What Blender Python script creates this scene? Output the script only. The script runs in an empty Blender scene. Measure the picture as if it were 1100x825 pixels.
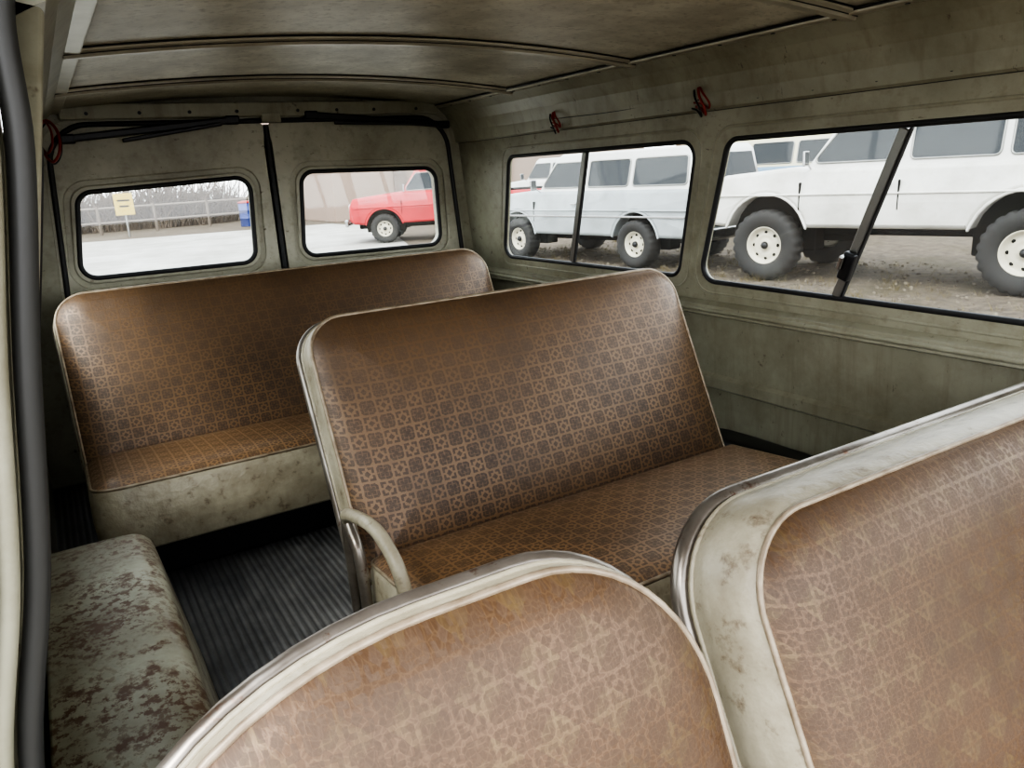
import bpy, bmesh, math, random
from mathutils import Vector, Matrix
random.seed(4)
D=bpy.data
COL=bpy.context.scene.collection
try: bpy.context.scene.view_settings.look='AgX - High Contrast'
except Exception: pass

# ------------------------------------------------------------------ node helpers
class G:
    def __init__(s,name):
        s.m=D.materials.new(name); s.m.use_nodes=True
        s.t=s.m.node_tree; s.N=s.t.nodes; s.L=s.t.links
        s.b=s.N.get('Principled BSDF'); s.o=s.N.get('Material Output')
    def n(s,ty,**kw):
        nd=s.N.new(ty)
        for k,v in kw.items(): setattr(nd,k,v)
        return nd
    def put(s,sock,v):
        if v is None: return
        if isinstance(v,bpy.types.NodeSocket): s.L.new(v,sock)
        else:
            if isinstance(v,(tuple,list)) and len(v)==3 and sock.type=='RGBA': v=(*v,1)
            sock.default_value=v
    def math(s,op,a,b=None,c=None,clamp=False):
        nd=s.n('ShaderNodeMath',operation=op); nd.use_clamp=clamp
        s.put(nd.inputs[0],a); s.put(nd.inputs[1],b)
        if c is not None: s.put(nd.inputs[2],c)
        return nd.outputs[0]
    def mix(s,f,a,b):
        nd=s.n('ShaderNodeMix',data_type='RGBA')
        s.put(nd.inputs[0],f); s.put(nd.inputs[6],a); s.put(nd.inputs[7],b)
        return nd.outputs[2]
    def coord(s,which='Object'):
        return s.n('ShaderNodeTexCoord').outputs[which]
    def noise(s,vec,scale,detail=4,rough=.55):
        nd=s.n('ShaderNodeTexNoise'); s.put(nd.inputs['Vector'],vec)
        nd.inputs['Scale'].default_value=scale; nd.inputs['Detail'].default_value=detail; nd.inputs['Roughness'].default_value=rough
        return nd.outputs['Fac']
    def ramp(s,f,lo,hi):
        nd=s.n('ShaderNodeMapRange'); s.put(nd.inputs[0],f)
        nd.inputs[1].default_value=lo; nd.inputs[2].default_value=hi
        return nd.outputs[0]
    def stretch(s,vec,sc):
        nd=s.n('ShaderNodeMapping'); s.put(nd.inputs[0],vec); nd.inputs['Scale'].default_value=sc; return nd.outputs[0]
    def bump(s,h,strength=.2,dist=.002):
        nd=s.n('ShaderNodeBump'); nd.inputs['Strength'].default_value=strength; nd.inputs['Distance'].default_value=dist
        s.put(nd.inputs['Height'],h); s.L.new(nd.outputs[0],s.b.inputs['Normal'])
    def set(s,**kw):
        for k,v in kw.items(): s.put(s.b.inputs[k.replace('_',' ')],v)
        return s

def paint(name,c1,c2,scale=6,rough=.45,metal=0,bs=.15,bscale=60,lo=.35,hi=.65,speck=None,spk=(.66,.72),sscale=30,grime=0,fine=None,streak=.8,bd=.002,chip=None,fr=(.52,.62)):
    g=G(name); co=g.coord()
    f=g.ramp(g.noise(co,scale,6),lo,hi)
    c=g.mix(f,c1,c2)
    if grime:
        m=g.ramp(g.noise(co,3.1,8,.72),.45,.72)
        c=g.mix(g.math('MULTIPLY',m,grime),c,tuple(x*y for x,y in zip(c2,(.42,.36,.28))))
        if streak:
            st=g.ramp(g.noise(g.stretch(co,(30,30,2.5)),1,5,.6),.52,.8)
            c=g.mix(g.math('MULTIPLY',st,grime*streak),c,tuple(x*y for x,y in zip(c2,(.5,.42,.34))))
    if speck:
        m=g.ramp(g.noise(co,sscale,5,.7),*spk)
        c=g.mix(m,c,speck)
    if fine:
        m=g.math('MULTIPLY',g.ramp(g.noise(co,75,4,.7),*fr),g.ramp(g.noise(co,6,4),.35,.55))
        c=g.mix(m,c,fine)
    if chip:
        m=g.ramp(g.noise(g.stretch(co,(9,26,9)),1.6,6,.75),.64,.68)
        c=g.mix(g.math('MULTIPLY',m,.75),c,chip)
    g.set(Base_Color=c,Roughness=rough,Metallic=metal)
    if bs: g.bump(g.noise(co,bscale,3),bs,bd)
    return g.m

def flat(name,c,rough=.5,metal=0,spec=None):
    g=G(name); co=g.coord()
    f=g.noise(co,12,4)
    g.set(Base_Color=g.mix(f,c,tuple(x*.78 for x in c)),Roughness=rough,Metallic=metal)
    if spec is not None: g.b.inputs['Specular IOR Level'].default_value=spec
    return g.m

def fabric(name,cell,style,gain=1.0):
    g=G(name); uv=g.coord('UV')
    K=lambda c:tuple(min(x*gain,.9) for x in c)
    warp=g.n('ShaderNodeTexNoise'); g.put(warp.inputs['Vector'],uv); warp.inputs['Scale'].default_value=90
    vm=g.n('ShaderNodeVectorMath',operation='MULTIPLY_ADD'); g.put(vm.inputs[0],warp.outputs['Color']); vm.inputs[1].default_value=(.004,.004,0); g.put(vm.inputs[2],uv)
    sc=g.n('ShaderNodeVectorMath',operation='SCALE'); g.put(sc.inputs[0],vm.outputs[0]); sc.inputs['Scale'].default_value=1/cell
    P=sc.outputs[0]
    sep=g.n('ShaderNodeSeparateXYZ'); g.put(sep.inputs[0],P)
    suv=g.n('ShaderNodeSeparateXYZ'); g.put(suv.inputs[0],uv)
    def cells(ox,oy,k):
        x=g.math('ADD',g.math('MULTIPLY',sep.outputs[0],k),ox); y=g.math('ADD',g.math('MULTIPLY',sep.outputs[1],k),oy)
        u=g.math('ABSOLUTE',g.math('SUBTRACT',g.math('FRACT',x),.5)); v=g.math('ABSOLUTE',g.math('SUBTRACT',g.math('FRACT',y),.5))
        cx=g.n('ShaderNodeCombineXYZ'); g.put(cx.inputs[0],g.math('FLOOR',x)); g.put(cx.inputs[1],g.math('FLOOR',y))
        wn=g.n('ShaderNodeTexWhiteNoise',noise_dimensions='2D'); g.put(wn.inputs['Vector'],cx.outputs[0])
        chk=g.math('MODULO',g.math('ADD',g.math('FLOOR',x),g.math('FLOOR',y)),2)
        return u,v,wn.outputs['Value'],g.math('GREATER_THAN',chk,.5)
    u,v,r,chk=cells(0,0,1)
    a=g.math('MAXIMUM',u,v); mn=g.math('MINIMUM',u,v)
    med=g.math('MULTIPLY',g.math('LESS_THAN',a,.44),g.math('LESS_THAN',g.math('ADD',u,v),.74))
    cross=g.math('MULTIPLY',g.math('LESS_THAN',mn,.035),g.math('GREATER_THAN',a,.14))
    ringl=g.math('MULTIPLY',g.math('GREATER_THAN',a,.25),g.math('LESS_THAN',a,.285))
    A=g.math('MULTIPLY',med,g.math('SUBTRACT',1,g.math('MAXIMUM',g.math('MULTIPLY',cross,.6),g.math('MULTIPLY',ringl,.7))))
    rB=g.math('MULTIPLY',g.math('GREATER_THAN',a,.27),g.math('LESS_THAN',a,.42)); rB=g.math('MULTIPLY',rB,g.math('GREATER_THAN',mn,.07))
    dB=g.math('LESS_THAN',g.math('ADD',u,v),.20)
    Bm=g.math('MAXIMUM',rB,dB)
    m1=g.math('ADD',g.math('MULTIPLY',A,chk),g.math('MULTIPLY',Bm,g.math('SUBTRACT',1,chk)))
    u2,v2,r2,ch2=cells(.5,.5,.5)
    mask=m1
    wear=g.ramp(g.noise(uv,3.2,4),.3,.62)
    fine=g.noise(uv,350,3)
    vor=g.n('ShaderNodeTexVoronoi',feature='DISTANCE_TO_EDGE'); g.put(vor.inputs['Vector'],vm.outputs[0]); vor.inputs['Scale'].default_value=130 if style==0 else 170
    cr=g.ramp(vor.outputs['Distance'],.03,.12)
    if style==0:
        sheen_fade=g.math('MULTIPLY_ADD',g.ramp(g.math('ADD',suv.outputs[1],g.math('MULTIPLY',g.noise(uv,6,3),.2)),2.70,2.36),.65,.35)  # sheen change painted in: pattern fades and base darkens up the backrest
        amt=g.math('MULTIPLY',g.math('MULTIPLY',mask,g.math('MULTIPLY_ADD',wear,.3,.7)),sheen_fade)
        base=g.mix(fine,K((.225,.134,.068)),K((.155,.089,.045)))
        base=g.mix(g.math('SUBTRACT',1,sheen_fade),base,K((.135,.080,.044)))
        c=g.mix(g.math('MULTIPLY',amt,.92),base,K((.050,.028,.016)))
        c=g.mix(g.math('MULTIPLY',g.math('SUBTRACT',1,cr),.15),c,K((.25,.16,.085)))
    else:
        base=g.mix(fine,(.140,.083,.045),(.088,.050,.028))
        c=g.mix(g.math('MULTIPLY',g.math('SUBTRACT',1,cr),.34),base,(.205,.132,.073))
        diam=g.math('MULTIPLY',g.math('LESS_THAN',g.math('ADD',u2,v2),.40),g.math('GREATER_THAN',r2,.15))
        c=g.mix(g.math('MULTIPLY',g.math('MULTIPLY',diam,g.ramp(g.noise(uv,90,4),.35,.65)),g.math('MULTIPLY_ADD',wear,.42,.08)),c,(.20,.148,.068))
        amt=g.math('MULTIPLY',m1,.45)
        c=g.mix(amt,c,(.062,.036,.020))
    stain=g.ramp(g.noise(uv,5,7,.7),.48,.75)
    c=g.mix(g.math('MULTIPLY',stain,.6),c,K((.055,.034,.021)))
    sp=g.ramp(g.noise(uv,28,3),.73,.77)
    c=g.mix(g.math('MULTIPLY',sp,.6),c,(.045,.03,.02))
    g.set(Base_Color=c,Roughness=g.math('MULTIPLY_ADD',mask,.14,.38),Metallic=g.math('MULTIPLY_ADD',mask,-.2,.25))
    if style==0:
        g.b.inputs['Coat Weight'].default_value=.3; g.b.inputs['Coat Roughness'].default_value=.38
    g.bump(g.math('ADD',g.math('MULTIPLY',mask,-.5),g.math('MULTIPLY',fine,.5)),.3,.0012)
    return g.m

M={}
M['wall']=paint('painted_steel_wall',(.385,.375,.285),(.285,.275,.20),2.5,.36,0,.12,40,speck=(.11,.08,.05),spk=(.65,.73),sscale=22,grime=.6,chip=(.12,.10,.075))
M['door']=paint('painted_steel_door',(.48,.465,.365),(.38,.365,.28),3,.4,0,.12,40,speck=(.12,.085,.055),spk=(.64,.72),sscale=20,grime=.6,chip=(.14,.115,.085))
M['head']=paint('headliner_board',(.66,.63,.52),(.46,.43,.345),9,.42,.05,.5,25,speck=(.27,.24,.18),spk=(.52,.75),sscale=55,grime=.45,streak=0)
M['rib']=paint('roof_bow_metal',(.54,.515,.42),(.40,.375,.30),8,.3,.3,.1,grime=.3)
M['rust']=paint('rusty_painted_steel',(.40,.39,.30),(.28,.265,.20),5,.42,0,.35,50,speck=(.11,.055,.027),spk=(.535,.62),sscale=22,grime=.85,fine=(.11,.055,.027),streak=0,fr=(.50,.58))
M['rubber']=flat('black_rubber',(.022,.022,.023),.5)
M['pillar_rubber']=flat('pillar_rubber',(.045,.045,.042),.45)
M['black']=flat('black_metal',(.02,.02,.022),.35,.3)
M['vinyl']=paint('cream_vinyl',(.49,.445,.335),(.37,.33,.24),14,.38,0,.7,38,speck=(.15,.105,.065),spk=(.57,.74),sscale=28,grime=.65,streak=.4,bd=.004)
M['pipe']=paint('bronze_piping',(.40,.33,.24),(.22,.165,.11),30,.35,.2,.1)
M['frame']=paint('bronze_frame',(.33,.30,.265),(.18,.155,.13),12,.28,.7,.1,60,speck=(.14,.075,.045),spk=(.58,.68),sscale=30)
M['fab']=fabric('brocade_vinyl',.034,0)
M['fab_toplit']=fabric('brocade_vinyl_toplit',.034,0,1.55)  # cushion copy of the fabric, lightened to paint in light from above
M['fab2']=fabric('brocade_vinyl_worn',.028,1)
M['alu']=flat('aluminium',(.32,.32,.30),.35,.8)
M['red']=flat('red_wire',(.28,.02,.012),.4)
M['chrome']=flat('chrome',(.5,.5,.5),.15,1)
# floor
g=G('ribbed_rubber_mat'); co=g.coord(); sp=g.n('ShaderNodeSeparateXYZ'); g.put(sp.inputs[0],co)
w=g.math('SINE',g.math('MULTIPLY',sp.outputs[0],2*math.pi/.018))
f=g.ramp(g.noise(co,7,7,.7),.35,.7)
c=g.mix(f,(.065,.065,.067),(.20,.195,.19)); c=g.mix(g.math('MULTIPLY',g.ramp(w,-.2,-.9),.5),c,(.02,.02,.02))
g.set(Base_Color=c,Roughness=g.math('MULTIPLY_ADD',f,.2,.28)); g.bump(w,.5,.003); M['mat']=g.m
# glass
g=G('window_glass')
tr=g.n('ShaderNodeBsdfTransparent'); tr.inputs[0].default_value=(.95,.97,.96,1)
gl=g.n('ShaderNodeBsdfGlossy'); gl.inputs['Roughness'].default_value=.03
df=g.n('ShaderNodeBsdfDiffuse'); df.inputs[0].default_value=(.8,.8,.78,1)
m1=g.n('ShaderNodeMixShader'); m1.inputs[0].default_value=.05; g.L.new(tr.outputs[0],m1.inputs[1]); g.L.new(gl.outputs[0],m1.inputs[2])
m2=g.n('ShaderNodeMixShader'); g.put(m2.inputs[0],g.math('MULTIPLY_ADD',g.noise(g.coord(),6,5),.05,.01)); g.L.new(m1.outputs[0],m2.inputs[1]); g.L.new(df.outputs[0],m2.inputs[2])
g.L.new(m2.outputs[0],g.o.inputs[0]); M['glass']=g.m

# ------------------------------------------------------------------ geometry helpers
def empty(name,loc=(0,0,0),rot=0):
    e=D.objects.new(name,None); e.location=loc; e.rotation_euler=(0,0,rot); e.empty_display_size=.1; COL.objects.link(e); return e
def link(name,me,mats,parent=None,mat=None,smooth=False):
    o=D.objects.new(name,me); COL.objects.link(o)
    for m in (mats if isinstance(mats,(list,tuple)) else [mats]): me.materials.append(m)
    if mat is not None: o.matrix_local=mat
    if parent: o.parent=parent
    if smooth:
        for p in me.polygons: p.use_smooth=True
    return o
def rpoly(pts,r,n=8):
    out=[]; k=len(pts)
    for i in range(k):
        p=Vector(pts[i]); a=Vector(pts[i-1]); b=Vector(pts[(i+1)%k]); rr=r[i] if isinstance(r,(list,tuple)) else r
        if rr<=0: out.append(tuple(p)); continue
        da=(a-p).normalized(); db=(b-p).normalized(); ang=da.angle(db); d=rr/math.tan(ang/2)
        d=min(d,(a-p).length*.48,(b-p).length*.48)
        p0=p+da*d; p3=p+db*d; c1=p+da*d*.45; c2=p+db*d*.45
        for j in range(n+1):
            t=j/n; q=p0*(1-t)**3+c1*3*t*(1-t)**2+c2*3*t*t*(1-t)+p3*t**3
            out.append(tuple(q))
    return out
def offs(pts,d):
    cx=sum(p[0] for p in pts)/len(pts); cy=sum(p[1] for p in pts)/len(pts)
    return [(p[0]+math.copysign(d,p[0]-cx),p[1]+math.copysign(d,p[1]-cy)) for p in pts]
def panel(name,outer,holes,thick,bev,mat,mtx,parent=None):
    cu=D.curves.new(name,'CURVE'); cu.dimensions='2D'; cu.fill_mode='BOTH'
    cu.extrude=max(thick/2-bev,0.0001); cu.bevel_depth=bev; cu.bevel_resolution=2; cu.offset=-bev
    for pl in [outer]+holes:
        s=cu.splines.new('POLY'); s.points.add(len(pl)-1); s.use_cyclic_u=True
        for i,p in enumerate(pl): s.points[i].co=(p[0],p[1],0,1)
    o=D.objects.new('tmp',cu); COL.objects.link(o); bpy.context.view_layer.update()
    me=D.meshes.new_from_object(o.evaluated_get(bpy.context.evaluated_depsgraph_get()))
    D.objects.remove(o); D.curves.remove(cu); me.materials.clear()
    return link(name,me,mat,parent,mtx)
def tubes(name,paths,r,mat,parent=None,cyclic=False,mtx=None,res=3,radii=None,caps=True):
    cu=D.curves.new(name,'CURVE'); cu.dimensions='3D'; cu.bevel_depth=r; cu.bevel_resolution=res; cu.use_fill_caps=caps
    for k,pl in enumerate(paths):
        s=cu.splines.new('POLY'); s.points.add(len(pl)-1); s.use_cyclic_u=cyclic
        for i,p in enumerate(pl):
            s.points[i].co=(*p,1)
            if radii: s.points[i].radius=radii[k][i]
    o=D.objects.new('tmp',cu); COL.objects.link(o); bpy.context.view_layer.update()
    me=D.meshes.new_from_object(o.evaluated_get(bpy.context.evaluated_depsgraph_get()))
    D.objects.remove(o); D.curves.remove(cu); me.materials.clear()
    return link(name,me,mat,parent,mtx,True)
def tube(name,pts,r,mat,parent=None,cyclic=False,mtx=None,res=3): return tubes(name,[pts],r,mat,parent,cyclic,mtx,res)
def smoothpath(pts,n=8):
    out=[]; P=[Vector(p) for p in pts]; P=[P[0]*2-P[1]]+P+[P[-1]*2-P[-2]]
    for i in range(1,len(P)-2):
        for j in range(n):
            t=j/n; a,b,c,d=P[i-1:i+3]
            out.append(tuple(.5*((2*b)+(c-a)*t+(2*a-5*b+4*c-d)*t*t+(3*b-a-3*c+d)*t**3)))
    out.append(tuple(P[-2])); return out
def grid(name,rows,mat,parent=None,thick=0,smooth=False,mtx=None):
    me=D.meshes.new(name); n=len(rows[0]); vs=[v for r in rows for v in r]
    fs=[(i*n+j,i*n+j+1,(i+1)*n+j+1,(i+1)*n+j) for i in range(len(rows)-1) for j in range(n-1)]
    me.from_pydata(vs,[],fs); o=link(name,me,mat,parent,mtx,smooth)
    if thick:
        md=o.modifiers.new('s','SOLIDIFY'); md.thickness=thick; md.offset=0
    return o
def box(name,c,s,mat,parent=None,bev=.004,rot=None):
    bm=bmesh.new(); bmesh.ops.create_cube(bm,size=1); bmesh.ops.scale(bm,vec=s,verts=bm.verts)
    if bev: bmesh.ops.bevel(bm,geom=bm.edges[:],offset=min(bev,min(s)*.45),segments=3,affect='EDGES',profile=.5)
    me=D.meshes.new(name); bm.to_mesh(me); bm.free()
    m=Matrix.Translation(c)
    if rot: m=m@rot
    return link(name,me,mat,parent,m)
def lathe(name,prof,mat,parent=None,n=32,mtx=None,matidx=None,mod=None):
    me=D.meshes.new(name); k=len(prof); vs=[];fs=[]
    for i in range(n):
        a=2*math.pi*i/n
        for j,(r,y) in enumerate(prof):
            rr=r*(mod(i,j) if mod else 1); vs.append((rr*math.cos(a),y,rr*math.sin(a)))
    for i in range(n):
        for j in range(k-1):
            fs.append((i*k+j,i*k+j+1,((i+1)%n)*k+j+1,((i+1)%n)*k+j))
    me.from_pydata(vs,[],fs); o=link(name,me,mat,parent,mtx,True)
    return o

def rrect(w,h,radii,ins,n=12):
    x0,x1,z0,z1=-w/2+ins,w/2-ins,ins,h-ins
    pts=[]
    for (cx,cz,a0,r) in ((x0,z0,180,radii[0]),(x1,z0,270,radii[1]),(x1,z1,0,radii[2]),(x0,z1,90,radii[3])):
        rx,rz=r if isinstance(r,tuple) else (r,r)
        rx=min(max(rx-ins,.003),(x1-x0)*.49); rz=min(max(rz-ins,.003),(z1-z0)*.49)
        sx=1 if cx==x0 else -1; sz=1 if cz==z0 else -1
        for j in range(n+1):
            a=math.radians(a0+90*j/n)
            pts.append((cx+sx*rx+rx*math.cos(a),cz+sz*rz+rz*math.sin(a)))
    return pts
def pillow(name,w,h,radii,rings,mats,parent,mtx,wob=0):
    me=D.meshes.new(name); vs=[];fs=[];mi=[]
    for (ins,y,_) in rings:
        for p in rrect(w,h,radii,ins): vs.append((p[0],y,p[1]))
    n=len(vs)//len(rings)
    for k in range(len(rings)-1):
        for j in range(n):
            fs.append((k*n+j,k*n+(j+1)%n,(k+1)*n+(j+1)%n,(k+1)*n+j)); mi.append(rings[k+1][2])
    fs.append(tuple(range(n-1,-1,-1))); mi.append(rings[0][2])
    fs.append(tuple(range((len(rings)-1)*n,len(rings)*n))); mi.append(rings[-1][2])
    me.from_pydata(vs,[],fs)
    uv=me.uv_layers.new(name='UVMap')
    for l in me.loops:
        v=me.vertices[l.vertex_index].co; uv.data[l.index].uv=(v.x+2,v.z+2-v.y*.6)
    o=link(name,me,mats,parent,mtx,True)
    for i,p in enumerate(me.polygons): p.material_index=mi[i]
    return o

# ------------------------------------------------------------------ camera
cx=Vector((.853,-.518,-.0587)); fw=Vector((.486,.831,-.269)).normalized()
cx=(cx-fw*cx.dot(fw)).normalized(); up=cx.cross(fw)
cam=D.cameras.new('camera'); cam.lens=27.03; cam.sensor_width=36; cam.clip_start=.02; cam.clip_end=300
co_=D.objects.new('camera',cam); COL.objects.link(co_)
mw=Matrix((cx,up,-fw)).transposed().to_4x4(); mw.translation=(0,0,1.0); co_.matrix_world=mw
bpy.context.scene.camera=co_

# ------------------------------------------------------------------ van shell
LOW=[(.60,1.635),(.585,1.612),(.562,1.61),(.55,1.648),(.37,1.656),(.36,1.642),(.335,1.642),(.325,1.662),(.0,1.662)]
COV=[(1.115,1.592),(1.125,1.572),(1.16,1.566),(1.2,1.553),(1.235,1.53),(1.262,1.50),(1.275,1.485)]
def side(sgn):
    nm='wall_right' if sgn>0 else 'wall_left'
    e=empty(nm); fx=(lambda x:x) if sgn>0 else (lambda x:1.6-x)
    y0=-.3 if sgn>0 else .62; y1=3.05
    a,b=(.081,1.0) if sgn>0 else (.21,1.0); L=math.hypot(a,b)
    XR=lambda z:1.6+(1.03-z)*a
    if sgn>0: yv=Vector((-a,0,b))/L
    else: yv=Vector((a,0,b))/L
    xv=Vector((0,1,0)); zv=xv.cross(yv)
    m=Matrix((xv,yv,zv)).transposed().to_4x4()
    zb=.598; m.translation=(fx(XR(zb)),0,zb)
    def tl(pts): return [(p[0],(p[1]-zb)*L) for p in pts]
    wins=[[(1.735,.66),(2.77,.655),(2.64,1.046),(1.63,1.045)],[(.66,.648),(1.65,.655),(1.517,1.042),(.56,1.042)]]
    if sgn<0: wins[1]=[(.86,.655),(1.65,.655),(1.517,1.042),(.76,1.042)]
    if sgn>0: wins.append([(-.2,.64),(.50,.64),(.42,1.04),(-.2,1.04)])
    holes=[rpoly(tl(w),.045) for w in wins]
    outer=tl([(y0,.598),(y1,.598),(y1,1.12),(y0,1.12)])
    panel('window_panel',outer,holes,.022,.004,M['wall'],m,e)
    zs= -1 if (zv.x>0)==(sgn>0) else 1
    zi=zs*.011
    for i,w in enumerate(wins):
        ww=empty('window_%d'%(i+1 if sgn>0 else i+4))
        hp=rpoly(tl(w),.045)
        tube('rubber_seal',[(p[0],p[1],zi*.6) for p in hp],.0075,M['rubber'],ww,True,m)
        hp2=rpoly(tl(offs(w,-.011)),.036)
        tube('track',[(p[0],p[1],0) for p in hp2],.006,M['alu'],ww,True,m)
        hp3=rpoly(tl(offs(w,.032)),.06)
        if sgn>0: tube('pressed_rim',[(p[0],p[1],zi*.75) for p in hp3],.005,M['wall'],e,True,m)
        panel('glass',rpoly(tl(offs(w,-.004)),.04),[],.004,.0,M['glass'],m@Matrix.Translation((0,0,-zi*.3)),ww)
        if i<2:
            t,bt=((2.15,1.04),(2.29,.665)) if i==0 else ((1.023,1.035),(1.19,.655))
            q=tl([t,bt]); 
            for dx,wd,mt,zz in ((0,.024,M['alu'],.5),(-.015,.006,M['rubber'],.6)):
                o=box('divider',(0,0,0),(wd,math.hypot(q[0][0]-q[1][0],q[0][1]-q[1][1]),.012),mt,ww,.003)
                o.matrix_local=m@Matrix.Translation(((q[0][0]+q[1][0])/2+dx,(q[0][1]+q[1][1])/2,zi*zz))@Matrix.Rotation(math.atan2(-(q[0][0]-q[1][0]),q[0][1]-q[1][1]),4,'Z')
            if i==1 and sgn>0:
                lp=tl([(1.15,.735)])[0]
                o=box('latch',(0,0,0),(.03,.07,.02),M['black'],ww,.006); o.matrix_local=m@Matrix.Translation((lp[0],lp[1],zi*1.9))@Matrix.Rotation(.35,4,'Z')
                o=box('latch_knob',(0,0,0),(.012,.035,.02),M['chrome'],ww,.004); o.matrix_local=m@Matrix.Translation((lp[0]+.004,lp[1]+.012,zi*3.3))@Matrix.Rotation(.35,4,'Z')
    dl=0 if sgn>0 else .075
    grid('lower_panel',[[(fx(x+dl),y,z) for (z,x) in LOW] for y in (y0,y1)],M['wall'],e,.008)
    grid('roof_cove',[[(fx(x),y,z) for (z,x) in COV] for y in (y0,y1)],M['wall'],e,.008)
    tube('cove_seam',[(fx(1.582),y0+.01,1.119),(fx(1.582),y1-.02,1.119)],.0035,M['rubber'],e)
    tube('belt_moulding',[(fx(1.609+dl),y0+.01,.573),(fx(1.609+dl),y1-.02,.573)],.007,M['wall'],e)
    box('headliner_rail',(fx(1.487),(y0+y1)/2,1.266),(.035,y1-y0-.02,.016),M['rib'],e,.005)
    if sgn>0: tubes('rail_dark_line',[[(fx(1.467),y0,1.2665),(fx(1.467),y1-.03,1.2665)],[(fx(1.507),y0,1.256),(fx(1.507),y1-.03,1.256)]],.0028,M['black'],e)  # black tubes draw a dark line along each side of the rail
    pl=[]
    for k in range(int((y1-y0)/.16)):
        y=y0+.1+k*.16
        pl.append([(fx(1.5735),y,1.135),(fx(1.5675),y,1.136)])
        if sgn>0: pl.append([(fx(1.487),y+.05,1.262),(fx(1.487),y+.05,1.2565)])
    tubes('screws',pl,.005,M['black'],e)
    return e
wr=side(1); wl=side(-1)

# left door pillar with seal
prof=[(.10,1.275),(.04,1.2),(.007,1.12),(-.0,1.03),(-.022,.9),(-.045,.75),(-.078,.60),(-.095,.4),(-.10,.2),(-.10,0.01)]
pil=empty('door_pillar')
grid('pillar_face',[[(x-dx,yy,z) for (x,z) in prof] for dx,yy in ((.012,.64),(.012,.60),(.03,.585),(.10,.58),(.16,.57),(.22,.57))],M['wall'],pil,.004)
tube('weatherstrip',smoothpath([(x-.001,.592,z) for x,z in prof]),.0085,M['pillar_rubber'],pil)
tube('pillar_edge',smoothpath([(x-.018,.580,z) for x,z in prof]),.007,M['wall'],pil)
tube('weatherstrip_lip',smoothpath([(x-.032,.572,z) for x,z in prof]),.006,M['pillar_rubber'],pil)

# ceiling
def zc(x): return 1.27+.042*(1-((x-.8)/.7)**2)
ce=empty('ceiling')
xs=[.1+1.4*i/24 for i in range(25)]
grid('headliner',[[(x,y,zc(x)) for x in xs] for y in (-.3,.4,1.08,1.77,2.43,3.04)],M['head'],ce,.006,True)
for k,y in enumerate((.42,1.10,1.79,2.45)):
    rows=[]
    for dy,dz in ((-.03,0),(-.028,-.006),(-.014,-.008),(-.010,-.015),(.010,-.015),(.014,-.008),(.028,-.006),(.03,0)):
        rows.append([(x,y+dy,zc(x)-.004+dz) for x in xs])
    grid('roof_bow_%d'%(k+1),rows,M['rib'],ce,.002)
    tubes('bow_edge_%d'%(k+1),[[(x,y+s*.031,zc(x)-.005) for x in xs] for s in (-1,1)]+[[(x,y-.0135,zc(x)-.0125) for x in xs]],.002,M['black'],ce)
grid('roof_skin',[[(x,y,1.36-.09*((x-.8)/.86)**2) for x in [-.02+1.64*i/16 for i in range(17)]] for y in (-.3,3.1)],M['wall'],ce,.01,True)

# floor
fl=empty('floor')
box('floor_mat',(.76,1.37,-.01),(1.82,3.36,.02),M['mat'],fl,.002)

# rear wall + doors
mr=Matrix((Vector((1,0,0)),Vector((0,0,1)),Vector((0,-1,0)))).transposed().to_4x4()
def MR(y): m=mr.copy(); m.translation=(0,y,0); return m
rw=empty('wall_rear')
opn=[(-.005,.03),(1.60,.03),(1.52,1.222),(.08,1.222)]
outer=[(-.14,.0),(1.67,.0),(1.67,.6),(1.60,1.12),(1.52,1.27),(1.4,1.335),(.2,1.335),(.08,1.27),(.0,1.12),(-.14,.6)]
panel('rear_body_frame',outer,[rpoly(opn,[.03,.03,.13,.13])],.04,.008,M['wall'],MR(3.05),rw)
tube('door_opening_seal',[(p[0],3.026,p[1]) for p in rpoly(offs(opn,-.002),[.03,.03,.13,.13])],.009,M['rubber'],rw,True)
box('header_band',(.8,3.0,1.262),(1.36,.02,.05),M['wall'],rw,.005)
tubes('header_screws',[[(x,2.9905,1.255),(x,2.986,1.255)] for x in (.2,.36,.52,.68,.9,1.05,1.2,1.38)],.006,M['black'],rw)
W1=[(.09,.722),(.68,.718),(.70,1.028),(.13,1.005)]
W2=[(.868,.718),(1.463,.708),(1.462,1.022),(.896,1.035)]
D1=[(.0,.04),(.776,.04),(.776,1.212),(.087,1.212)]
D2=[(.794,.04),(1.594,.04),(1.513,1.212),(.794,1.212)]
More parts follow.
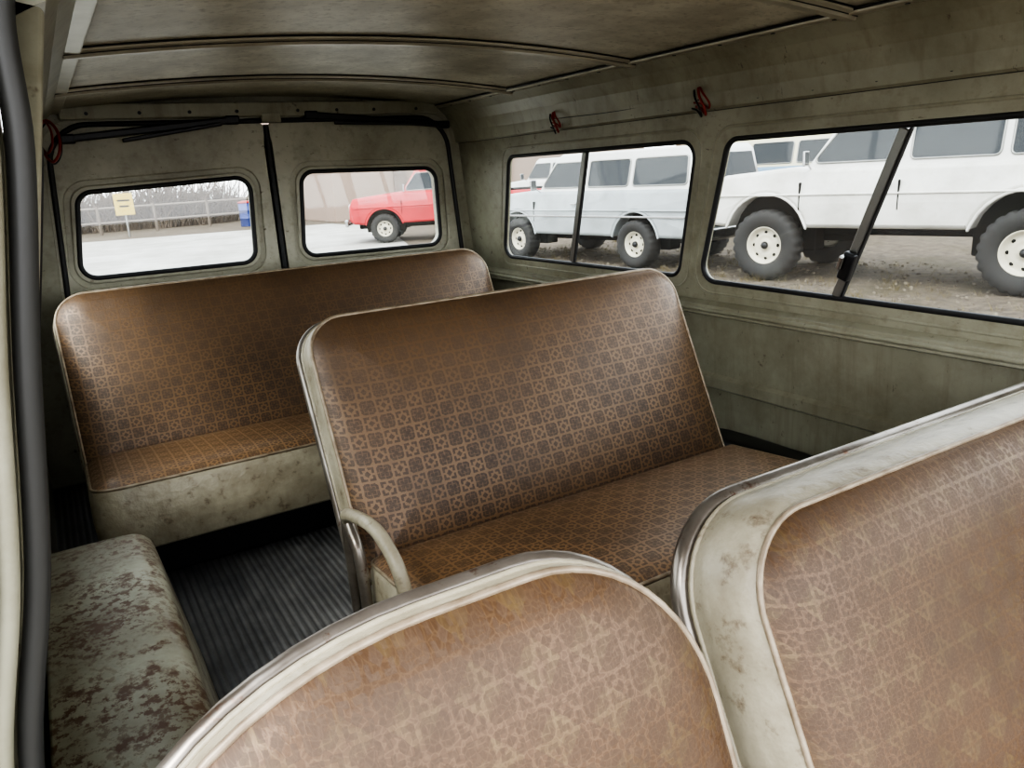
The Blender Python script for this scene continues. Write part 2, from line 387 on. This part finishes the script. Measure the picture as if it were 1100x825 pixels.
for i,(Wd,Dd,rad) in enumerate(((W1,D1,[.02,.01,.01,.13]),(W2,D2,[.01,.02,.13,.01]))):
    e=empty('door_%d'%(i+1))
    panel('door_shell',rpoly(Dd,rad),[rpoly(Wd,.05)],.04,.008,M['door'],MR(3.062),e)
    ip=rpoly(offs(Wd,.038),.075)
    panel('inner_panel',rpoly(offs(Dd,-.028),[.02,.02,.1,.1]),[ip],.014,.004,M['door'],MR(3.036),e)
    panel('window_frame',rpoly(offs(Wd,.022),.065),[rpoly(offs(Wd,.002),.05)],.014,.005,M['door'],MR(3.038),e)
    tube('window_seal',[(p[0],3.033,p[1]) for p in rpoly(offs(Wd,-.001),.05)],.0085,M['rubber'],e,True)
    panel('lower_recess',rpoly([(Dd[0][0]+.08,.12),(Dd[1][0]-.08,.12),(Dd[1][0]-.08,.6),(Dd[0][0]+.08,.6)],.03),[],.01,.004,M['door'],MR(3.030),e)
    w=empty('window_%d'%(i+6)); panel('glass',rpoly(Wd,.045),[],.004,0,M['glass'],MR(3.055),w)
    a,b=((.13,1.178),(.66,1.226)) if i==0 else ((.95,1.238),(1.50,1.192))
    arm=empty('door_check_arm'); 
    ang=math.atan2(b[1]-a[1],b[0]-a[0]); c=((a[0]+b[0])/2,2.992,(a[1]+b[1])/2); R=Matrix.Rotation(-ang,4,'Y')
    box('arm',c,(math.hypot(b[0]-a[0],b[1]-a[1]),.018,.024),M['black'],arm,.005,R)
    box('arm_inner',(c[0]+(.06 if i==0 else -.03),2.975,c[2]-.012),(.33,.012,.014),M['black'],arm,.004,Matrix.Rotation(-ang-.05,4,'Y'))
    for q in (a,b): box('bracket',(q[0],3.0,q[1]),(.05,.035,.03),M['black'],arm,.006)
tube('center_seal',[(.785,3.03,.04),(.785,3.03,1.21)],.011,M['rubber'],rw)
box('latch_plate',(.80,2.995,1.232),(.07,.014,.035),M['wall'],rw,.004)

# wheel housings
def wheelhouse(name,x0,x1,flare,ztop,y0,y1,mat,nm2=None):
    s=1 if x1>x0 else -1
    rows=[]
    for k,(yy,f) in enumerate(((y0,0),(y0+.02,.75),(y0+.07,1),(y1-.14,1),(y1-.06,.95),(y1-.015,.78),(y1,.4),(y1+.005,0))):
        z=ztop*f; r=.04*f
        row=[(x0,yy,z)]
        row.append((x1-s*r*1.2,yy,z)); 
        for a in (20,45,70): row.append((x1-s*r*1.2+s*r*1.2*math.sin(math.radians(a)),yy,max(0,z-r*(1-math.cos(math.radians(a))))))
        row.append((x1,yy,max(0,z-r))); row.append((x1+s*flare,yy,0.004))
        rows.append(row)
    o=grid(name,rows,mat,None,.004,True)
    md=o.modifiers.new('b','SUBSURF'); md.levels=2; md.render_levels=2
    return o
wheelhouse('wheel_housing',-.112,.075,.055,.375,.66,1.66,M['rust'])
wheelhouse('wheel_housing.001',1.645,1.53,.05,.22,.62,1.66,M['black'])

# red wire loops
def loopwire(loc,s=1,k=1.25):
    e=empty('wire_loop',loc)
    pts=[(0,0,.0),(-.012*s,-.01,.012),(-.02*s,-.02,-.0),(-.018*s,-.03,-.02),(-.010*s,-.025,-.03),(-.004*s,-.01,-.02),(-.002*s,.005,-.015)]
    pts=[tuple(c*k for c in p) for p in pts]
    tube('red_wire',smoothpath(pts),.0035,M['red'],e)
    pts3=[(p[0]*.7,p[1]*1.3+.006,p[2]*.8+.006) for p in pts]
    tube('red_wire_2',smoothpath(pts3),.0028,M['red'],e)
    pts2=[(p[0]-.003*s,p[1]+.012,p[2]-.004) for p in pts]
    tube('brown_wire',smoothpath(pts2),.0025,M['black'],e)
    lathe('grommet',[(0,-.003),(.009,-.003),(.011,0),(.009,.003),(0,.003)],M['black'],e,16,Matrix.Rotation(math.pi/2,4,'Z'))
loopwire((1.567,2.28,1.155),1,1.5); loopwire((1.567,1.60,1.155),1,1.6); loopwire((.035,2.35,1.155),-1,2.4)
tube('wire_run',smoothpath([(1.565,2.28,1.155),(1.566,1.95,1.150),(1.566,1.6,1.156)]),.0025,M['black'])

# ------------------------------------------------------------------ seats
def Rx(d): return Matrix.Rotation(math.radians(d),4,'X')
def seat(name,xc,ycrease,zcrease,w,back_len,recl,cdepth,ch,fab,rt=.09,bt=.075,cth=.17,arm=False,rimr=.009,base=True,legs=False,cext=0,fi=.009):
    e=empty(name,(xc,ycrease,0))
    mb=Matrix.Translation((0,.028,zcrease-.06))@Rx(-recl)
    h=back_len+.06
    rings=[(.05,bt,2),(.010,bt,2),(0,bt-.006,0),(.0,bt*.6,0),(.001+(fi-.009)*.4,.022,0),(fi-.007,.006,0),(fi-.002,.000,0),(fi,-.002,1),(fi+.009,-.010,1),(fi+.036,-.020,1),(.09,-.027,1),(.14,-.030,1),(.2,-.031,1)]
    rad=(.03,.03)+(rt if isinstance(rt,tuple) else (rt,rt))
    pillow('backrest',w,h,rad,rings,[M['vinyl'],fab,M['frame']],e,mb)
    tube('back_frame',[(p[0],bt+.002,p[1]) for p in rrect(w,h,rad,-.001)],rimr,M['frame'],e,True,mb,4)
    tube('front_piping',[(p[0],.001,p[1]) for p in rrect(w,h,rad,fi-.003)],.0042,M['pipe'],e,True,mb)
    tube('rear_piping',[(p[0],bt-.018,p[1]) for p in rrect(w,h,rad,.0)],.0032,M['vinyl'],e,True,mb)
    wc=w+cext
    mc=Matrix.Translation((0,-cdepth+.03,zcrease+ch))@Rx(-90-math.degrees(math.atan2(ch,cdepth)))
    cr=[(.03,cth,2),(.006,cth,2),(0,cth-.006,0),(-.004,cth*.5,0),(.0,.022,0),(.006,.006,0),(.010,.002,1),(.022,-.006,1),(.05,-.014,1),(.10,-.020,1),(.16,-.022,1)]
    crad=(.07,.07,.03,.03)
    pillow('cushion',wc,cdepth,crad,cr,[M['vinyl'],M['fab_toplit'],M['black']],e,mc)
    tube('cushion_piping',[(p[0],.006,p[1]) for p in rrect(wc,cdepth,crad,.006)],.004,M['pipe'],e,True,mc)
    z1=zcrease+ch-cth
    if base:
        box('base',(0,-cdepth/2+.05,(z1-.01)/2),(w-.1,cdepth-.14,max(z1-.01,.02)),M['black'],e,.01)
    if legs:
        for x in (-w/2+.06,w/2-.06):
            tube('leg',smoothpath([(x,-cdepth+.12,.008),(x,-cdepth+.1,z1+.03),(x,-.05,z1+.02),(x,.03,.008)],6),.014,M['frame'],e)
        tube('leg_brace',[(-w/2+.06,-cdepth+.11,z1*.5),(w/2-.06,-cdepth+.11,z1*.5)],.01,M['frame'],e)
    if arm:
        x=-w/2-.022
        tube('arm_rail',smoothpath([(x+.012,.06,zcrease+.06),(x-.004,.02,zcrease+.105),(x-.006,-.10,zcrease+.135),(x-.004,-.17,zcrease+.128),(x,-.225,zcrease+.08),(x+.004,-.235,zcrease-.03),(x+.01,-.22,zcrease-.12)]),.0125,M['vinyl'],e)
        tube('hinge_strut',smoothpath([(x,.03,zcrease+.08),(x,-.015,zcrease+.02),(x,-.03,zcrease-.16)]),.012,M['frame'],e)
        tube('hinge_strut_2',[(x,.05,zcrease+.10),(x,.04,.01)],.010,M['frame'],e)
    return e
seat('bench_seat',.730,2.43,.255,1.50,.515,25,.44,.05,M['fab'],.10,cth=.175,rimr=.006)
seat('bench_seat',.928,1.31,.28,1.01,.50,25,.45,.04,M['fab'],.085,cth=.16,arm=True,base=False,legs=True)
seat('bench_seat',1.105,.325,.203,1.03,.455,25,.26,.03,M['fab2'],((.10,.10),(.13,.13)),bt=.11,cth=.14,rimr=.013,base=False,legs=True,fi=.026)
seat('passenger_seat',.216,.28,.185,.53,.515,22,.22,.03,M['fab2'],((.17,.18),(.26,.15)),bt=.04,cth=.12,rimr=.010,base=False,legs=True)

# ------------------------------------------------------------------ outside
GZ=-.55
g=G('gravel_ground'); co=g.coord()
f=g.ramp(g.noise(co,.25,6),.45,.75); f2=g.noise(co,7,9,.8)
c=g.mix(g.ramp(f2,.38,.62),(.165,.128,.088),(.045,.033,.022)); c=g.mix(g.math('MULTIPLY',f,.35),c,(.19,.165,.13)); 
gr=g.ramp(g.noise(co,1.1,7,.75),.5,.62); c=g.mix(g.math('MULTIPLY',gr,.65),c,(.07,.056,.026))
g.set(Base_Color=c,Roughness=.95); g.bump(f2,.8,.05)
gm=g.m
me=D.meshes.new('ground'); me.from_pydata([(-60,-40,GZ),(80,-40,GZ),(80,110,GZ),(-60,110,GZ)],[],[(0,1,2,3)]); link('ground',me,gm)
conc=paint('pale_concrete',(.46,.45,.42),(.32,.31,.28),.8,.8,0,.1,8,grime=.3,streak=0)
me=D.meshes.new('driveway'); me.from_pydata([(-12,4.5,GZ+.01),(3.2,4.5,GZ+.01),(9.6,24,GZ+.01),(9,28,GZ+.01),(-12,33,GZ+.01)],[],[(0,1,2,3,4)]); link('driveway',me,conc)
rnd=random.Random(7); vs=[];fs=[]
for k in range(3200):
    x=rnd.uniform(3.2,10); y=rnd.uniform(1.5,13); r=rnd.choice((.008,.012,.016,.024))*rnd.uniform(.7,1.3); b0=len(vs)
    ph=rnd.uniform(0,6)
    for j in range(5): vs.append((x+r*1.2*math.cos(ph+j*1.256)*rnd.uniform(.7,1.2),y+r*1.2*math.sin(ph+j*1.256)*rnd.uniform(.7,1.2),GZ-.003))
    for j in range(5): vs.append((x+r*.7*math.cos(ph+.3+j*1.256),y+r*.7*math.sin(ph+.3+j*1.256),GZ+r*rnd.uniform(.7,1)))
    for j in range(5): fs.append((b0+j,b0+(j+1)%5,b0+5+(j+1)%5,b0+5+j))
    fs.append(tuple(b0+5+j for j in range(5)))
me=D.meshes.new('gravel_stones'); me.from_pydata(vs,[],fs); link('gravel_stones',me,paint('stone',(.20,.17,.125),(.07,.055,.04),2.5,.95,0,0))
vs=[];fs=[]
for k in range(420):
    x0=rnd.uniform(3.4,10); y0=rnd.uniform(2,13)
    for b_ in range(9):
        a=rnd.uniform(0,6.28); l=rnd.uniform(.04,.13); x=x0+rnd.uniform(-.06,.06); y=y0+rnd.uniform(-.06,.06); b0=len(vs)
        vs+= [(x-.004,y,GZ),(x+.004,y,GZ),(x+math.cos(a)*l*.6,y+math.sin(a)*l*.6,GZ+l)]; fs.append((b0,b0+1,b0+2))
me=D.meshes.new('dry_grass'); me.from_pydata(vs,[],fs); link('dry_grass',me,flat('dry_grass_blade',(.16,.125,.05),.9))
tyre=flat('tyre',(.025,.024,.023),.8); rimw=flat('cream_rim',(.62,.58,.46),.4); dark=flat('dark_void',(.008,.008,.008),.95,0,.1)
vglass=flat('vehicle_glass',(.03,.035,.04),.15,0,.3); tail=flat('tail_light',(.6,.06,.02),.3); lampm=flat('headlight',(.7,.7,.65),.1,.5)

def vehicle(name,loc,rot,colb,colr,wb=2.75,fo=.82,ro=1.05,lift=0,wr=.37,kind='wagon',rimm=None,two=None):
    e=empty(name,(loc[0],loc[1],GZ),rot)
    mb=paint(name+'_paint',colb,tuple(c*.85 for c in colb),1.5,.35,0,0,grime=.3); mro=paint(name+'_roof_paint',colr,tuple(c*.9 for c in colr),1.5,.35,0,0)
    hw=.93; z0=.46+lift; zb=1.12+lift; zt=1.72+lift
    xf=wb/2+fo; xr=-wb/2-ro; ar=wr+.10
    za=wr+.02+lift*.35
    def arch(xc): 
        out=[]
        for k in range(0,13):
            a=math.pi-math.pi*k/12; z=max(z0,za+ar*math.sin(a)); out.append((xc+ar*math.cos(a),z))
        return out
    bottom=[(xr,z0+.08),(xr+.05,z0)]+[p for p in arch(-wb/2)]+[p for p in arch(wb/2)]+[(xf-.1,z0+.02),(xf,z0+.12)]
    xcw=wb/2-.42
    if kind=='wagon': top=[(xf-.01,zb-.22),(xf-.06,zb-.07),(xf-.22,zb-.02),(xcw+.1,zb+.05),(xcw-.05,zb+.03),(xr+.03,zb+.02),(xr,zb-.1)]
    else: top=[(xf-.01,zb-.22),(xf-.10,zb-.05),(xcw+.1,zb+.05),(xcw-1.35,zb+.03),(xcw-1.37,zb-.06),(xr,zb-.06)]
    mxz=Matrix((Vector((1,0,0)),Vector((0,0,1)),Vector((0,-1,0)))).transposed().to_4x4()
    o=panel('body',bottom+top,[],2*hw,.05,mb,mxz,e)
    for v in o.data.vertices:
        w=v.co
        if w.y>zb-.3: w.z*=1-.10*min(1,(w.y-(zb-.3))/.32)
    xe=xr+.06 if kind=='wagon' else xcw-1.32
    def yh(z): return .80-.15*(z-zb)/(zt-zb)
    gh=[(xcw,zb-.02),(xe,zb-.02),(xe+.06,zt-.08),(xe+.14,zt),(xcw-.50,zt),(xcw-.38,zt-.06)]
    o=panel('greenhouse',gh[::-1],[],2*.80,.03,mro,mxz,e)
    for v in o.data.vertices: v.co.z*=yh(v.co.y)/.80
    def sidewin(a,b,s):
        zA,zB=zb+.08,zt-.13
        pts=rpoly([(a[0],zA),(b[0],zA),(b[1],zB),(a[1],zB)],.05,4)
        vs=[(p[0],s*(yh(p[1])+.006),p[1]) for p in pts]
        me=D.meshes.new('side_window'); me.from_pydata(vs,[],[tuple(range(len(vs)))]); link('side_window',me,vglass,e)
        tube('window_trim',vs,.012,M['alu'],e,True,None,1)
    x1=xcw-.10; 
    if kind=='wagon':
        xm=x1-1.05; xm2=xm-.95
        segs=[((xm+.04,xm+.04),(x1,x1-.30)),((xm2+.04,xm2+.04),(xm-.05,xm-.05)),((xe+.12,xe+.16),(xm2-.05,xm2-.05))]
    else: segs=[((xe+.16,xe+.18),(x1,x1-.30))]; xm=x1-1.05
    for s in (-1,1):
        for a,b in segs: sidewin(a,b,s)
        y=s*(hw+.001)
        for xx in (xcw-.02,xm):
            box('shut_line',(xx,y-s*.02,(z0+zb)/2+.04),(.012,.045,zb-z0-.34),dark,e,.002)
        box('door_handle',(xm+.14,s*(hw-.0),zb-.17),(.13,.03,.025),M['chrome'],e,.008)
        tube('body_crease',[(xf-.12,s*(hw-.004),zb-.27),(xr+.08,s*(hw-.004),zb-.27)],.014,mb,e)
        if two is not None: box('side_moulding',((xf+xr)/2,y,zb-.36),(xf-xr-.2,.018,.03),two,e,.006)
        box('mirror',(xcw-.12,s*(.99),zb+.14),(.03,.12,.17),M['chrome'],e,.012)
        tube('mirror_arm',[(xcw-.1,s*.82,zb+.02),(xcw-.12,s*.98,zb+.1)],.01,M['chrome'],e)
        lathe('headlight',[(0,.03),(.07,.028),(.095,.01),(.10,-.01)],lampm,e,24,Matrix.Translation((xf-.005,s*.68,zb-.26))@Matrix.Rotation(-math.pi/2,4,'Z'))
        box('tail_light',(xr-.005,s*.88,zb-.20),(.08,.12,.20),tail,e,.02)
        for xw in (wb/2,-wb/2):
            yc=s*(hw-.10)
            F=Matrix.Translation((xw,yc,wr))@(Matrix.Rotation(math.pi,4,'Z') if s<0 else Matrix())
            pr=[(wr*.50,.085),(wr*.60,.125),(wr*.78,.135),(wr*.92,.125),(wr*.985,.095),(wr,.0),(wr*.985,-.095),(wr*.9,-.125),(wr*.55,-.11)]
            lathe('tyre',pr,tyre,e,72,F,None,lambda i,j:(.945 if (i%3==0 and 3<=j<=6) else 1))
            lathe('wheel_rim',[(0,.07),(.05,.068),(.06,.05),(wr*.24,.045),(wr*.30,.06),(wr*.40,.03),(wr*.46,.05),(wr*.50,.098),(wr*.525,.10),(wr*.53,.09)],rimm or rimw,e,32,F)
            for k in range(8):
                an=k*math.pi/4
                lathe('rim_slot',[(0,.008),(.018,.007),(.022,0)],dark,e,10,F@Matrix.Translation((wr*.36*math.cos(an),.043,wr*.36*math.sin(an))))
            lathe('hub_cap',[(0,.115),(.03,.112),(.045,.09),(.05,.05)],M['black'],e,16,F)
            tube('wheel_arch_lip',[(xw+ar*math.cos(a),s*(hw-.012),max(z0,za+ar*math.sin(a))) for a in [math.pi*k/16 for k in range(17)]],.018,mb,e)
            box('wheel_well',(xw,s*(hw-.38),za+.2),(2*ar+.02,.25,ar*1.35),dark,e,.02)
    for (xa,xb,nm) in ((xcw-.03,xcw-.40,'windshield'),(xe-.002,xe+.06,'rear_glass')):
        d=.02 if nm=='windshield' else -.012
        zA,zB=zb+.07,zt-.12; t=lambda z:(z-zb)/(zt-.06-zb)
        vs=[(xa+(xb-xa)*t(z)+d,s*(yh(z)-.09),z) for s,z in ((-1,zA),(1,zA),(1,zB),(-1,zB))]
        me=D.meshes.new(nm); me.from_pydata(vs,[],[(0,1,2,3)]); link(nm,me,vglass,e)
    box('underbody',(0,0,z0-.04),(xf-xr-.5,.9,.16),dark,e,.03)
    for xw in (wb/2,-wb/2): tube('axle',[(xw,-hw+.1,wr),(xw,hw-.1,wr)],.045,dark,e)
    bmat=M['chrome'] if lift<.1 else M['black']
    box('bumper',(xf+.07,0,z0+.06),(.09,1.9,.17),bmat,e,.035); box('bumper_2',(xr-.07,0,z0+.04),(.09,1.9,.17),bmat,e,.035)
    box('grille',(xf-.005,0,zb-.26),(.03,1.15,.22),M['alu'],e,.01)
    for k in range(5): box('grille_bar_%d'%k,(xf+.012,0,zb-.34+.04*k),(.02,1.13,.012),M['black'],e,.003)
    if kind=='pickup':
        box('bed_floor',((xcw-1.4+xr)/2,0,zb-.05),(xcw-1.5-xr,1.5,.03),dark,e,.005)
    return e
def place(name,p1,p2,**kw):
    a=Vector(p1); b=Vector(p2); d=(a-b); wb=d.length; d.normalize(); n=Vector((d.y,-d.x))
    if n.x<0: n=-n
    c=(a+b)/2+n*.83
    return vehicle(name,(c.x,c.y),math.atan2(d.y,d.x),wb=wb,**kw)
place('station_wagon',(7.8,6.75),(8.4,4.0),colb=(.62,.61,.57),colr=(.64,.63,.60),lift=.20,wr=.44)
place('station_wagon',(7.25,11.7),(7.6,9.0),colb=(.34,.37,.38),colr=(.60,.60,.58),lift=.0,wr=.36,two=M['chrome'])
place('station_wagon',(11.9,19.4),(12.0,16.6),colb=(.60,.60,.58),colr=(.65,.65,.63),lift=.05,wr=.37)
place('station_wagon',(11.8,12.6),(12.4,9.8),colb=(.16,.27,.38),colr=(.62,.58,.42),lift=.15,wr=.4)
place('pickup_truck',(7.1,17.7),(9.6,16.25),colb=(.50,.02,.03),colr=(.50,.05,.05),kind='pickup',wr=.35)
b=empty('oil_drum',(7.0,31.5,GZ)); blu=flat('blue_paint',(.03,.06,.25),.5); rdm=flat('red_paint',(.4,.03,.03),.5)
lathe('drum',[(0,0),(.29,0),(.3,.02),(.29,.3),(.305,.31),(.29,.32),(.29,.6),(.305,.61),(.29,.62),(.3,.88),(0,.88)],blu,b,24,Matrix.Rotation(math.pi/2,4,'X'))
lathe('drum_lid',[(0,.0),(.31,0),(.31,.05),(.12,.09),(0,.09)],rdm,b,24,Matrix.Translation((0,0,.88))@Matrix.Rotation(math.pi/2,4,'X'))

def corr(name,c1,c2,k,axis):
    g=G(name); co=g.coord(); sp=g.n('ShaderNodeSeparateXYZ'); g.put(sp.inputs[0],co)
    w=g.math('SINE',g.math('MULTIPLY',sp.outputs[axis],k)); f=g.noise(co,1.5,5)
    g.set(Base_Color=g.mix(g.math('MULTIPLY_ADD',w,.3,.5),c1,c2),Roughness=.7); g.bump(w,.6,.03); return g.m
b=empty('metal_shed'); cm=corr('corrugated_tan',(.22,.14,.08),(.33,.23,.14),22,1)
box('shed_walls',(22,15,GZ+1.6),(6,11,3.2),cm,b,.02)
grid('shed_roof',[[(18.6,y,GZ+3.1),(22,y,GZ+4.4),(25.4,y,GZ+3.1)] for y in (9.2,20.8)],cm,b,.08)
box('shed_door',(18.97,15,GZ+1.25),(.08,2.6,2.5),M['alu'],b,.02)
b=empty('brick_building'); 
g=G('brick_tan'); br=g.n('ShaderNodeTexBrick'); g.put(br.inputs['Vector'],g.coord()); br.inputs['Scale'].default_value=2
br.inputs['Color1'].default_value=(.28,.19,.145,1); br.inputs['Color2'].default_value=(.23,.155,.115,1); br.inputs['Mortar'].default_value=(.30,.225,.18,1); g.set(Base_Color=br.outputs[0],Roughness=.85)
box('walls',(17,33,GZ+2.6),(15,9,5.2),g.m,b,.03)
box('pilaster',(12.2,28.45,GZ+2.6),(.5,.2,5.2),flat('pilaster_paint',(.20,.155,.13),.8),b,.02)
box('parapet',(17,33,GZ+5.3),(15.3,9.3,.25),M['alu'],b,.03)
b=empty('yellow_sign',(2.7,31,GZ)); tube('post',[(0,0,0),(0,0,1.5)],.04,M['alu'],b); box('sign_plate',(0,-.06,1.15),(.62,.03,.75),flat('sign_yellow',(.60,.44,.05),.5),b,.01)
box('sign_lettering_1',(0,-.078,1.28),(.4,.01,.06),dark,b,.002); box('sign_lettering_2',(0,-.078,1.08),(.3,.01,.06),dark,b,.002)
b=empty('fence'); ps=[[(x,34,GZ),(x,34,GZ+1.1)] for x in range(-20,9,2)]
tubes('posts',ps,.06,flat('fence_wood',(.16,.13,.1),.9),b); tubes('rails',[[(-20,34,GZ+h),(8.5,34,GZ+h)] for h in (.45,1.0)],.045,flat('fence_rail',(.2,.17,.14),.9),b)
bark=flat('bark',(.12,.095,.075),.9)
def tree(seed,h):
    rnd=random.Random(seed); paths=[];rad=[]
    def br(p,d,l,r,n):
        q=[p]; 
        for k in range(3):
            d=(d+Vector((rnd.uniform(-.18,.18),rnd.uniform(-.18,.18),rnd.uniform(-.05,.12)))).normalized(); p=p+d*l/3; q.append(p)
        paths.append([tuple(x) for x in q]); rad.append([r,r*.9,r*.78,r*.6])
        if n>0:
            for k in range(rnd.choice((3,3,4))):
                nd=(d+Vector((rnd.uniform(-.9,.9),rnd.uniform(-.9,.9),rnd.uniform(-.1,.5)))).normalized()
                br(q[rnd.choice((2,3,3))],nd,l*rnd.uniform(.6,.8),r*.55,n-1)
    br(Vector((0,0,0)),Vector((0,0,1)),h*.2,.18,4)
    return paths,rad
tl_=empty('tree_line')
bases=[]
for s in range(3):
    p,r=tree(10+s,8); o=tubes('tree_%d'%s,p,1,bark,tl_,False,None,1,r); bases.append(o)
x=-24
k=0
while x<6.5:
    src=bases[k%3]
    o=src if k<3 else D.objects.new('tree_%d'%k,src.data)
    if k>=3: COL.objects.link(o); o.parent=tl_
    o.location=(x,44+random.uniform(0,4),GZ); o.rotation_euler=(0,0,random.uniform(0,6)); s=random.uniform(.8,1.2); o.scale=(s,s,s)
    x+=random.uniform(.7,1.3); k+=1
def shrub(seed):
    r_=random.Random(seed); P=[];R=[]
    for k in range(85):
        a=r_.uniform(0,6.28); q=Vector((r_.uniform(-.5,.5),r_.uniform(-.5,.5),0)); d=Vector((math.cos(a)*.4,math.sin(a)*.4,1)).normalized(); pts=[tuple(q)]
        l=r_.uniform(.8,2.5)
        for j in range(4):
            d=(d+Vector((r_.uniform(-.35,.35),r_.uniform(-.35,.35),r_.uniform(-.1,.15)))).normalized(); q=q+d*l/4; pts.append(tuple(q))
        P.append(pts); R.append([.028,.025,.021,.017,.010])
    return P,R
sh=empty('shrubs'); twig=flat('twig',(.14,.105,.075),.9); sb=[]
for s in range(3):
    P,R=shrub(30+s); sb.append(tubes('shrub_%d'%s,P,1,twig,sh,False,None,0,R))
for k in range(75):
    o=sb[k] if k<3 else D.objects.new('shrub_%d'%k,sb[k%3].data)
    if k>=3: COL.objects.link(o); o.parent=sh
    o.location=(-22+k*.4,36.6+random.uniform(-.4,1.0),GZ); o.rotation_euler=(0,0,random.uniform(0,6)); s=random.uniform(.6,1.2); o.scale=(s,s,s)
rows=[]
for j in range(7):
    row=[]
    for i in range(160):
        xx=-26+i*.21; hgt=(0,.7,1.0,1.15,1.0,.7,0)[j]*(.5+.8*random.random()); row.append((xx+random.uniform(-.1,.1),40+j*.35+random.uniform(-.1,.1),GZ+hgt))
    rows.append(row)
grid('hedge',rows,paint('scrub',(.18,.14,.09),(.07,.055,.038),3,.95,0,.8,8),None,0,False)

# ------------------------------------------------------------------ light
w=D.worlds.new('world'); bpy.context.scene.world=w; w.use_nodes=True
nt=w.node_tree; bg=nt.nodes['Background']; tc=nt.nodes.new('ShaderNodeTexCoord'); sp=nt.nodes.new('ShaderNodeSeparateXYZ'); rp=nt.nodes.new('ShaderNodeValToRGB')
nt.links.new(tc.outputs['Generated'],sp.inputs[0]); nt.links.new(sp.outputs[2],rp.inputs[0]); nt.links.new(rp.outputs[0],bg.inputs[0])
rp.color_ramp.elements[0].color=(.96,.97,1,1); rp.color_ramp.elements[1].color=(.85,.91,1,1)
bg.inputs[1].default_value=4.5
sl=D.lights.new('sun','SUN'); sl.energy=3.0; sl.angle=math.radians(25); sl.color=(1,.96,.90)
so=D.objects.new('sun',sl); COL.objects.link(so); so.rotation_euler=(math.radians(40),0,math.radians(-50))
